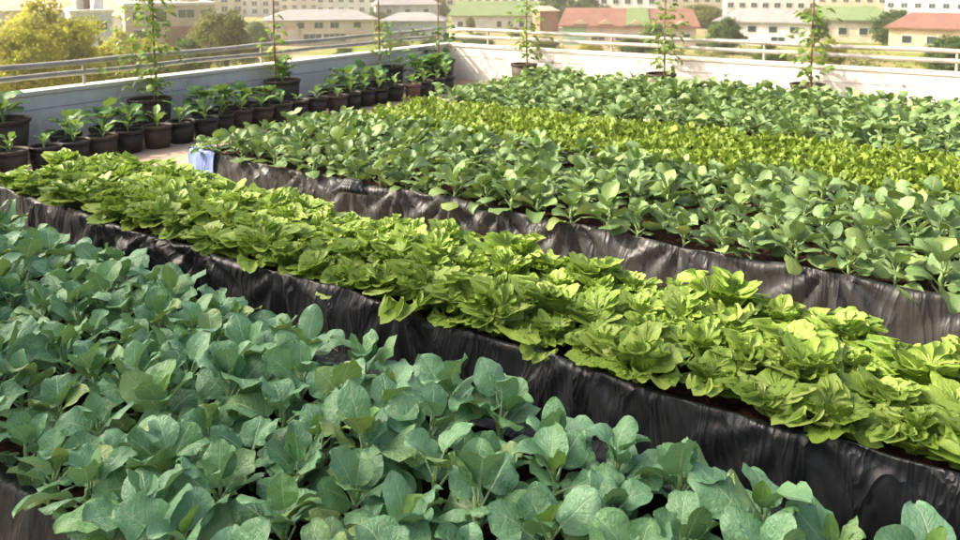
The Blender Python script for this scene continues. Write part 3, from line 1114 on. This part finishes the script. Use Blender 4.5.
def window_grid(w, h, nx, floors, z0=1.6, ww=1.3, hh=1.3, fl=3.1, margin=1.6):
    out = []
    for k in range(floors):
        for i in range(nx):
            x = -w / 2 + margin + (w - 2 * margin) * i / max(1, nx - 1)
            out.append((x, z0 + fl * k, ww, hh))
    return out


cream = wallmat('cream_render', (0.66, 0.60, 0.46))
white = wallmat('white_render', (0.66, 0.65, 0.62))
grey = wallmat('grey_blue_render', (0.42, 0.46, 0.49))
tan = wallmat('tan_render', (0.58, 0.46, 0.31))
brick = wallmat('brick_wall', (0.30, 0.17, 0.11))
pink = wallmat('pink_render', (0.60, 0.47, 0.42))
mint = wallmat('mint_render', (0.30, 0.47, 0.30))

# tower added out of view on the left to cast shade on the nearest bed
tw = empty('added_shade_tower', (-12.5, -9.5, GZ))
tag(tw, 'unseen tall pale tower added to shade the nearest kale bed', 'building')
MB().box(-4.0, 3.9, -4.5, 4.5, 0.0, 22.4).build('wall', white, tw)
MB().box(-4.15, 4.05, -4.65, 4.65, 22.403, 22.7).build('roof', M['coping'], tw)
for fl in range(7):
    for yy in (-3.0, 0.0, 3.0):
        window(tw, 3.9, yy, 2.0 + 3.1 * fl, 1.3, 1.4, 'right')

# cream two-storey house with grey hipped roof
h1 = house('house', 'cream two-storey house with a grey hipped roof and long lower windows', 322, 165, 21.5, 11, 4.9, cream, M['roof_grey'], 1.9, 5.0, 0.9, 0.03,
           [(-8.8, 4.0, 1.3, 1.1), (-4.2, 4.0, 1.5, 1.2), (-0.6, 4.0, 1.7, 1.2), (2.6, 4.0, 1.7, 1.2), (7.2, 4.0, 1.5, 1.2),
            (-1.9, 1.45, 3.6, 1.6), (2.6, 1.45, 4.4, 1.6), (-9.2, 1.5, 2.0, 1.4)])
b = MB().box(-7.6, -7.3, -.35, -.003, 0, 3.5).box(-4.9, -4.6, -.35, -.003, 0, 3.5).box(-7.6, -4.6, -.40, -.003, 3.5, 3.8)
dr = b.build('porch_frame', tan, h1)
MB().box(-7.28, -4.92, -.06, -.004, 0, 3.45).build('door', wallmat('pale_door', (0.62, 0.56, 0.5)), dr)
MB().box(4.6, 10.6, -.5, -.004, 2.45, 2.75).build('ledge', pink, h1)
# grey-blue houses to its right
house('house', 'grey-blue low house with a slate hipped roof right of the cream house', 412, 172, 13.5, 9, 4.2, grey, M['roof_grey'], 1.6, 4.0, 0.6, -0.12,
      [(-3.6, 1.6, 3.4, 0.9), (1.2, 1.6, 3.4, 0.9), (5.0, 1.6, 1.6, 0.9)])
house('house', 'small grey house with a pale hipped roof behind the grey-blue house', 408, 215, 17, 9, 6.2, grey, M['roof_grey'], 2.4, 4.5, 0.7, 0.1,
      [(-5, 4.6, 1.4, 1.2), (0, 4.6, 1.4, 1.2), (5, 4.6, 1.4, 1.2)])
# green-roofed long house
house('house', 'long white house under a mossy green roof', 497, 205, 23.5, 10, 3.7, white, M['roof_green'], 3.6, 2.2, 0.9, 0.0,
      [(-9.5, 1.7, 1.4, 1.3), (0.5, 1.7, 1.2, 1.5), (3.4, 1.7, 1.2, 1.5), (6.3, 1.7, 1.2, 1.5), (9.2, 1.7, 1.2, 1.5)])
house('house', 'windowless brown brick house between the green and the red roofs', 549, 190, 4.6, 8, 5.6, brick, M['roof_tan'], 1.0, 1.5, 0.3, 0.25)
# red-roofed row with eyebrow dormers
h5 = house('row_house', 'row house with a rust-red roof and mint, pink and white fronts', 628, 162, 26.5, 9, 3.8, pink, M['roof_red'], 3.4, 1.2, 0.8, 0.02,
           [(-6.0, 1.8, 2.6, 1.4), (-1.2, 1.8, 2.6, 1.4), (3.6, 1.8, 2.8, 1.5), (8.0, 1.8, 2.8, 1.5), (11.4, 1.8, 1.4, 1.5)])
MB().box(-13.24, -8.4, -.12, -.003, 0, 3.7).build('front_panel', mint, h5)
MB().box(1.6, 5.6, -.10, -.003, 0, 1.0).build('front_panel', mint, h5)
for x in (-9.6, -4.6, 1.4, 6.0, 10.5):
    mb = MB().add([(x - 1.6, -0.75, 4.35), (x + 1.6, -0.75, 4.35), (x, -0.75, 5.25), (x, 2.0, 5.25)], [(0, 1, 2), (1, 3, 2), (0, 2, 3), (0, 3, 1)])
    mb.build('dormer', M['roof_tan'], h5)
mb = MB().add([(-0.6, -0.83, 4.09), (4.4, -0.83, 4.09), (3.9, 4.4, 7.49), (-0.2, 4.4, 7.49), (-0.6, -0.83, 4.14), (4.4, -0.83, 4.14), (3.9, 4.4, 7.54), (-0.2, 4.4, 7.54)],
              [(0, 3, 2, 1), (4, 5, 6, 7), (0, 1, 5, 4), (1, 2, 6, 5), (2, 3, 7, 6), (3, 0, 4, 7)])
mb.build('roof_patch', M['roof_green'], h5, loc=(0, 0, 0.05))
# pale blocks beyond
BG = [(205, 240, 22, 9.6, 'cream', 'cream block above the round olive tree', 6, 3), (140, 210, 16, 10.2, 'white', 'white block behind the tan block', 5, 3), (352, 300, 26, 11.5, 'white', 'white apartment block right behind the cream house roof', 7, 3), (300, 330, 30, 10.5, 'cream', 'cream apartment block half hidden behind the cream house', 8, 3),
      (250, 290, 22, 9.5, 'white', 'pale block behind the round tree left of the cream house', 6, 3), (445, 280, 14, 13.5, 'cream', 'tall cream block left of the green roof', 4, 4),
      (505, 300, 30, 12.5, 'white', 'white apartment block behind the green-roofed house', 9, 3), (615, 260, 26, 10.0, 'white', 'low white block behind the rust-red row', 7, 2),
      (690, 300, 30, 12.5, 'cream', 'cream apartment block behind the right end of the rust-red row', 8, 3), (770, 270, 28, 10.5, 'white', 'white block behind the grey-roofed house at right', 8, 3),
      (850, 310, 30, 13.0, 'tan', 'tan apartment block at the far right', 8, 3), (930, 280, 26, 11.0, 'white', 'white block at the right edge of the town', 7, 3)]
MM = {'white': white, 'cream': cream, 'tan': tan}
for px, D, w, hh, c, lab, nx, fl in BG:
    house('apartment_block', lab, px, D, w, 12, hh, MM[c], turn=r_(-.2, .2), wins=window_grid(w, hh, nx, fl, 1.8, 1.7, 1.5, (hh - 2.2) / fl + .3), cat='building', flat=True, group='pale blocks beyond the houses')
# left side
h7 = house('apartment_block', 'tan and cream block with dark openings and a brick base left of the round tree', 172, 130, 13, 10, 9.5, tan, turn=0.12, cat='building', flat=True, base=GZ,
           wins=[(-4.6, 8.0, 1.6, 1.3), (-1.4, 8.0, 1.6, 2.0), (2.2, 8.2, 2.4, 1.3), (5.0, 8.2, 1.4, 1.3), (-4.6, 5.2, 1.6, 1.3)])
MB().box(-1.0, 6.4, -.25, -.003, 3.2, 6.3).build('front_panel', brick, h7)
MB().box(-6.3, -3.0, -.20, -.003, 6.6, 6.9).build('ledge', cream, h7)
house('apartment_block', 'blue-white narrow building right of the large yellow tree', 93, 118, 5.0, 8, 9.0, wallmat('bluewhite_render', (0.60, 0.62, 0.66)), turn=0.1, cat='building', flat=True,
      wins=[(1.2, 7.4, 1.2, 1.3), (1.2, 4.6, 1.2, 1.3), (-1.2, 4.6, 1.0, 1.0), (1.2, 1.8, 1.2, 1.3)])
house('house', 'small white gabled house left of the tan block', 118, 135, 5.5, 8, 7.6, white, M['roof_tan'], 1.3, 2.0, 0.4, -0.2, [(-1.2, 6.0, 1.1, 1.2), (1.2, 6.0, 1.1, 1.2)])
h8 = house('warehouse', 'long pale warehouse under a tan roof at the upper left', 20, 160, 44, 16, 7.8, wallmat('pale_metal', (0.55, 0.54, 0.50)), M['roof_tan'], 2.2, 3.0, 0.8, 0.0,
           [(x, 5.6, 1.6, 1.4) for x in (-18, -13, -8, -3, 2, 7, 12, 17)])
# right side beyond the rust-red row
house('house', 'white house with a grey hipped roof right of the rust-red row', 762, 170, 18, 10, 4.6, white, M['roof_grey'], 2.4, 4.5, 0.8, -0.1,
      [(-6, 3.3, 1.6, 1.2), (-2, 3.3, 1.6, 1.2), (2, 3.3, 1.6, 1.2), (6, 3.3, 1.6, 1.2), (-4, 1.2, 2.6, 1.3), (3, 1.2, 2.6, 1.3)])
house('house', 'cream house with a mossy green roof in the right background', 850, 185, 17, 10, 4.6, cream, M['roof_green'], 2.8, 4.0, 0.8, 0.1,
      [(-5.5, 2.4, 1.6, 1.4), (-1.5, 2.4, 1.6, 1.4), (2.5, 2.4, 1.6, 1.4), (6, 2.4, 1.4, 1.4)])
house('house', 'tan house with a rust-red roof at the right edge', 938, 165, 16, 10, 4.4, tan, M['roof_red'], 2.6, 4.0, 0.8, -0.05,
      [(-5, 2.4, 1.6, 1.4), (-1, 2.4, 1.6, 1.4), (3, 2.4, 1.6, 1.4)])

# brick garden wall and lane in front of the cream house
p = at_dist(330, 52, 140)
o = MB().box(-14, 14, -2.5, 2.5, 0.0, 0.02).build('lane', wallmat('pink_dirt', (0.46, 0.33, 0.22)), None, (p.x, p.y, GZ + 0.004), (0, 0, -math.atan2(p.x, p.y)))
tag(o, kind='structure')


# trees
def m_foliage(name, cols):
    t = NT(name)
    rnd = t.n('ShaderNodeNewGeometry').outputs['Random Per Island']
    orr = t.n('ShaderNodeObjectInfo').outputs['Random']
    f = t.math('ADD', t.math('MULTIPLY', rnd, 0.75), t.math('MULTIPLY', orr, 0.25))
    c = t.ramp(f, [(i / (len(cols) - 1), q) for i, q in enumerate(cols)])
    pr = t.bsdf(c, 0.6, None, 0.3)
    tr = t.n('ShaderNodeBsdfTranslucent')
    t.l(c, tr.inputs[0])
    ms = t.n('ShaderNodeMixShader')
    ms.inputs[0].default_value = 0.5
    t.l(pr, ms.inputs[1])
    t.l(tr.outputs[0], ms.inputs[2])
    return t.done(ms.outputs[0])


F_YEL = m_foliage('yellow_green_foliage', [(0.24, 0.26, 0.018), (0.40, 0.41, 0.03), (0.52, 0.49, 0.05)])
F_OLV = m_foliage('olive_foliage', [(0.09, 0.12, 0.02), (0.17, 0.19, 0.03), (0.25, 0.25, 0.05)])
F_GRN = m_foliage('green_foliage', [(0.04, 0.09, 0.02), (0.09, 0.16, 0.03), (0.16, 0.24, 0.05)])
M['bark'] = m_plain('bark', (0.12, 0.09, 0.06), 0.9, 0.3, 3)


def crown_mesh(seed, mat, nclump=130, nleaf=110, size=0.045):
    """Unit crown: leaf-sized quads in many uneven clumps; radius about 1, centre at 0."""
    r = np.random.RandomState(seed)
    cs = []
    while len(cs) < nclump:
        q = r.uniform(-1, 1, 3)
        d = np.linalg.norm(q)
        if 0.22 < d < 1.0:
            cs.append(q * (0.85 + 0.15 * r.rand()))
    V, F = [], []
    for c in cs:
        rad = r.uniform(0.14, 0.24)
        for k in range(nleaf):
            p = c + r.normal(0, rad * 0.55, 3) * (1, 1, 0.8)
            n = p / (np.linalg.norm(p) + 1e-6) + r.normal(0, 0.7, 3) + (0, 0, 0.4)
            n /= np.linalg.norm(n)
            a = np.cross(n, r.normal(0, 1, 3))
            a /= np.linalg.norm(a) + 1e-9
            bb = np.cross(n, a)
            s = size * r.uniform(0.6, 1.5)
            i0 = len(V)
            V += [p - a * s, p + bb * s * 0.55, p + a * s, p - bb * s * 0.55]
            F.append((i0, i0 + 1, i0 + 2, i0 + 3))
    return pydata('crown', V, F, mat)


CROWNS = {'yel': [crown_mesh(i, F_YEL) for i in (1, 2)], 'olv': [crown_mesh(i, F_OLV) for i in (3, 4)], 'grn': [crown_mesh(i, F_GRN) for i in (5, 6)]}


def trunk_mesh(seed):
    r = random.Random(seed)
    mb = MB().tube([(0, 0, 0), (0.05, 0.02, 0.3), (0.02, -0.03, 0.62), (0.0, 0.0, 0.9)], [0.045, 0.036, 0.026, 0.01], 8)
    for k in range(7):
        a = k * 2.4
        z = 0.34 + 0.06 * k
        e = (math.cos(a) * 0.30, math.sin(a) * 0.30, z + 0.22)
        mb.tube([(0.03, 0, z), (e[0] * 0.5, e[1] * 0.5, z + 0.14), e], [0.02, 0.012, 0.004], 6)
    return mb.mesh('trunk', M['bark'], True)


TRUNK = [trunk_mesh(1), trunk_mesh(2)]


def tree(px, top_y, D, rad, kind, label, group='trees in the town', name='tree', rz=None, low=False):
    p = at_dist(px, top_y, D)
    h = p.z - GZ
    r = empty(name, (p.x, p.y, GZ), r_(0, 6.28))
    tag(r, label, 'shrub' if low else 'tree', group)
    mesh_obj('trunk', rng.choice(TRUNK), r, scale=(h * 0.8, h * 0.8, h * 0.75))
    rv = min(h * 0.52, (rz or rad * 1.05))
    mesh_obj('crown', rng.choice(CROWNS[kind]), r, (0, 0, h - rv * 0.97), (0, 0, 0), (rad, rad, rv))
    return r


TREES = [(50, -2, 62, 3.2, 'yel', 'large round yellow-green tree at the upper left', 3.5), (14, 27, 55, 2.4, 'yel', 'low yellow tree left of the large round one', 2.6),
         (80, 44, 66, 1.8, 'yel', 'small yellow bush right of the large round tree', 2.2), (222, 8, 92, 3.0, 'olv', 'olive round tree left of the cream house', 3.0),
         (205, 22, 98, 2.0, 'olv', 'lower olive tree beside the round olive one', 2.6), (120, 30, 78, 2.4, 'yel', 'loose yellow-green tree before the tan block', 2.8),
         (150, 36, 84, 2.4, 'yel', 'low broad tree before the brick base of the tan block', 2.4), (185, 40, 88, 2.2, 'grn', 'low green bush before the tan block', 2.0),
         (258, 22, 150, 2.2, 'grn', 'slim green tree at the left end of the cream house', 3.2), (378, 12, 205, 4.5, 'grn', 'green tree between the cream and grey-blue houses', 4.5),
         (560, -6, 232, 7.0, 'grn', 'dark green tree behind the brown brick house', 6.5), (590, -2, 240, 6.5, 'grn', 'dark green tree behind the left end of the rust-red row', 6.0),
         (470, 16, 195, 1.3, 'olv', 'thin olive tree in front of the green-roofed house', 2.2), (655, 25, 142, 3.2, 'grn', 'round green tree before the rust-red row', 3.0),
         (632, 36, 130, 2.2, 'grn', 'low bright bush before the rust-red row', 1.9), (700, 4, 225, 6.5, 'olv', 'olive tree behind the right end of the rust-red row', 6.0),
         (725, 18, 150, 3.2, 'grn', 'green tree between the rust-red row and the grey-roofed house', 3.4), (808, 8, 175, 4.2, 'olv', 'olive tree between two houses at right', 4.5),
         (895, 10, 180, 4.5, 'grn', 'green tree between the mossy roof and the right edge house', 4.5), (948, 36, 120, 2.8, 'grn', 'low green tree at the right edge', 2.6),
         (830, 38, 130, 2.6, 'yel', 'yellow-green bush before the mossy-roofed house at right', 2.2), (770, 44, 125, 2.4, 'grn', 'green bush before the grey-roofed house at right', 2.0),
         (515, 27, 180, 1.8, 'olv', 'small olive bush before the green-roofed house', 1.6), (275, 47, 118, 2.0, 'yel', 'low yellow-green bush at the left foot of the cream house', 1.6), (345, 48, 122, 2.4, 'grn', 'low dark bush before the cream house porch', 1.5),
         (395, 40, 135, 2.6, 'olv', 'olive bush before the grey-blue house', 2.0), (432, 36, 140, 2.4, 'grn', 'green bush near the parapet corner', 2.2),
         (478, 34, 150, 3.0, 'grn', 'broad green bush before the mossy green roof', 2.2), (545, 36, 140, 2.6, 'olv', 'olive bush before the brown brick house', 2.0),
         (590, 40, 132, 2.4, 'yel', 'yellow-green bush before the mint front', 1.8), (245, 34, 125, 2.2, 'grn', 'small green tree between the olive tree and the cream house', 2.4),
         (437, -4, 245, 3.6, 'olv', 'olive tree behind the slate-roofed house', 4.5)]
for px, ty, D, rad, kd, lab, rz in TREES:
    tree(px, ty, D, rad, kd, lab, rz=rz)
# scrub along the foot of the town (uncountable)
r = np.random.RandomState(12)
for kd, name, lab, lo, hi, mt in (('yel', 'scrub', 'yellow-green scrub growing below the shaded parapet', -30, 265, F_YEL), ('olv', 'scrub', 'olive scrub in front of the houses below the far parapet', 255, 990, F_OLV)):
    V, F = [], []
    n = 0
    while n < 420:
        px = r.uniform(lo, hi)
        D = r.uniform(58, 125) if kd == 'yel' else r.uniform(95, 150)
        if kd == 'olv' and 262 < px < 385 and D > 118:
            n += 1
            continue
        p = at_dist(px, 60, D)
        hh = r.uniform(0.4, 1.5)
        ww = r.uniform(0.8, 2.0)
        for k in range(70):
            q = r.normal(0, 0.45, 3) * (ww, ww, hh * 0.7) + (p.x, p.y, GZ + hh * 0.5)
            q[2] = max(q[2], GZ + 0.05)
            a = r.normal(0, 1, 3)
            a /= np.linalg.norm(a)
            bb = np.cross(a, r.normal(0, 1, 3))
            bb /= np.linalg.norm(bb)
            s = r.uniform(0.10, 0.26)
            i0 = len(V)
            V += [q - a * s, q + bb * s * .6, q + a * s, q - bb * s * .6]
            F.append((i0, i0 + 1, i0 + 2, i0 + 3))
        n += 1
    tag(mesh_obj(name, pydata(name, V, F, mt)), lab, 'scrub', kind='stuff')

# warm hazy air over the town
hb = MB().box(-420, 420, -60, 420, GZ - 1.0, 14.0)
t = NT('hazy_air')
pv = t.n('ShaderNodeVolumePrincipled')
pv.inputs['Color'].default_value = (1.0, 0.93, 0.76, 1)
pv.inputs['Density'].default_value = 0.0011
pv.inputs['Anisotropy'].default_value = 0.6
t.l(pv.outputs[0], t.out.inputs['Volume'])
tag(hb.build('haze', t.m), 'pale warm haze in the air over the roof and the town', 'haze', kind='stuff')
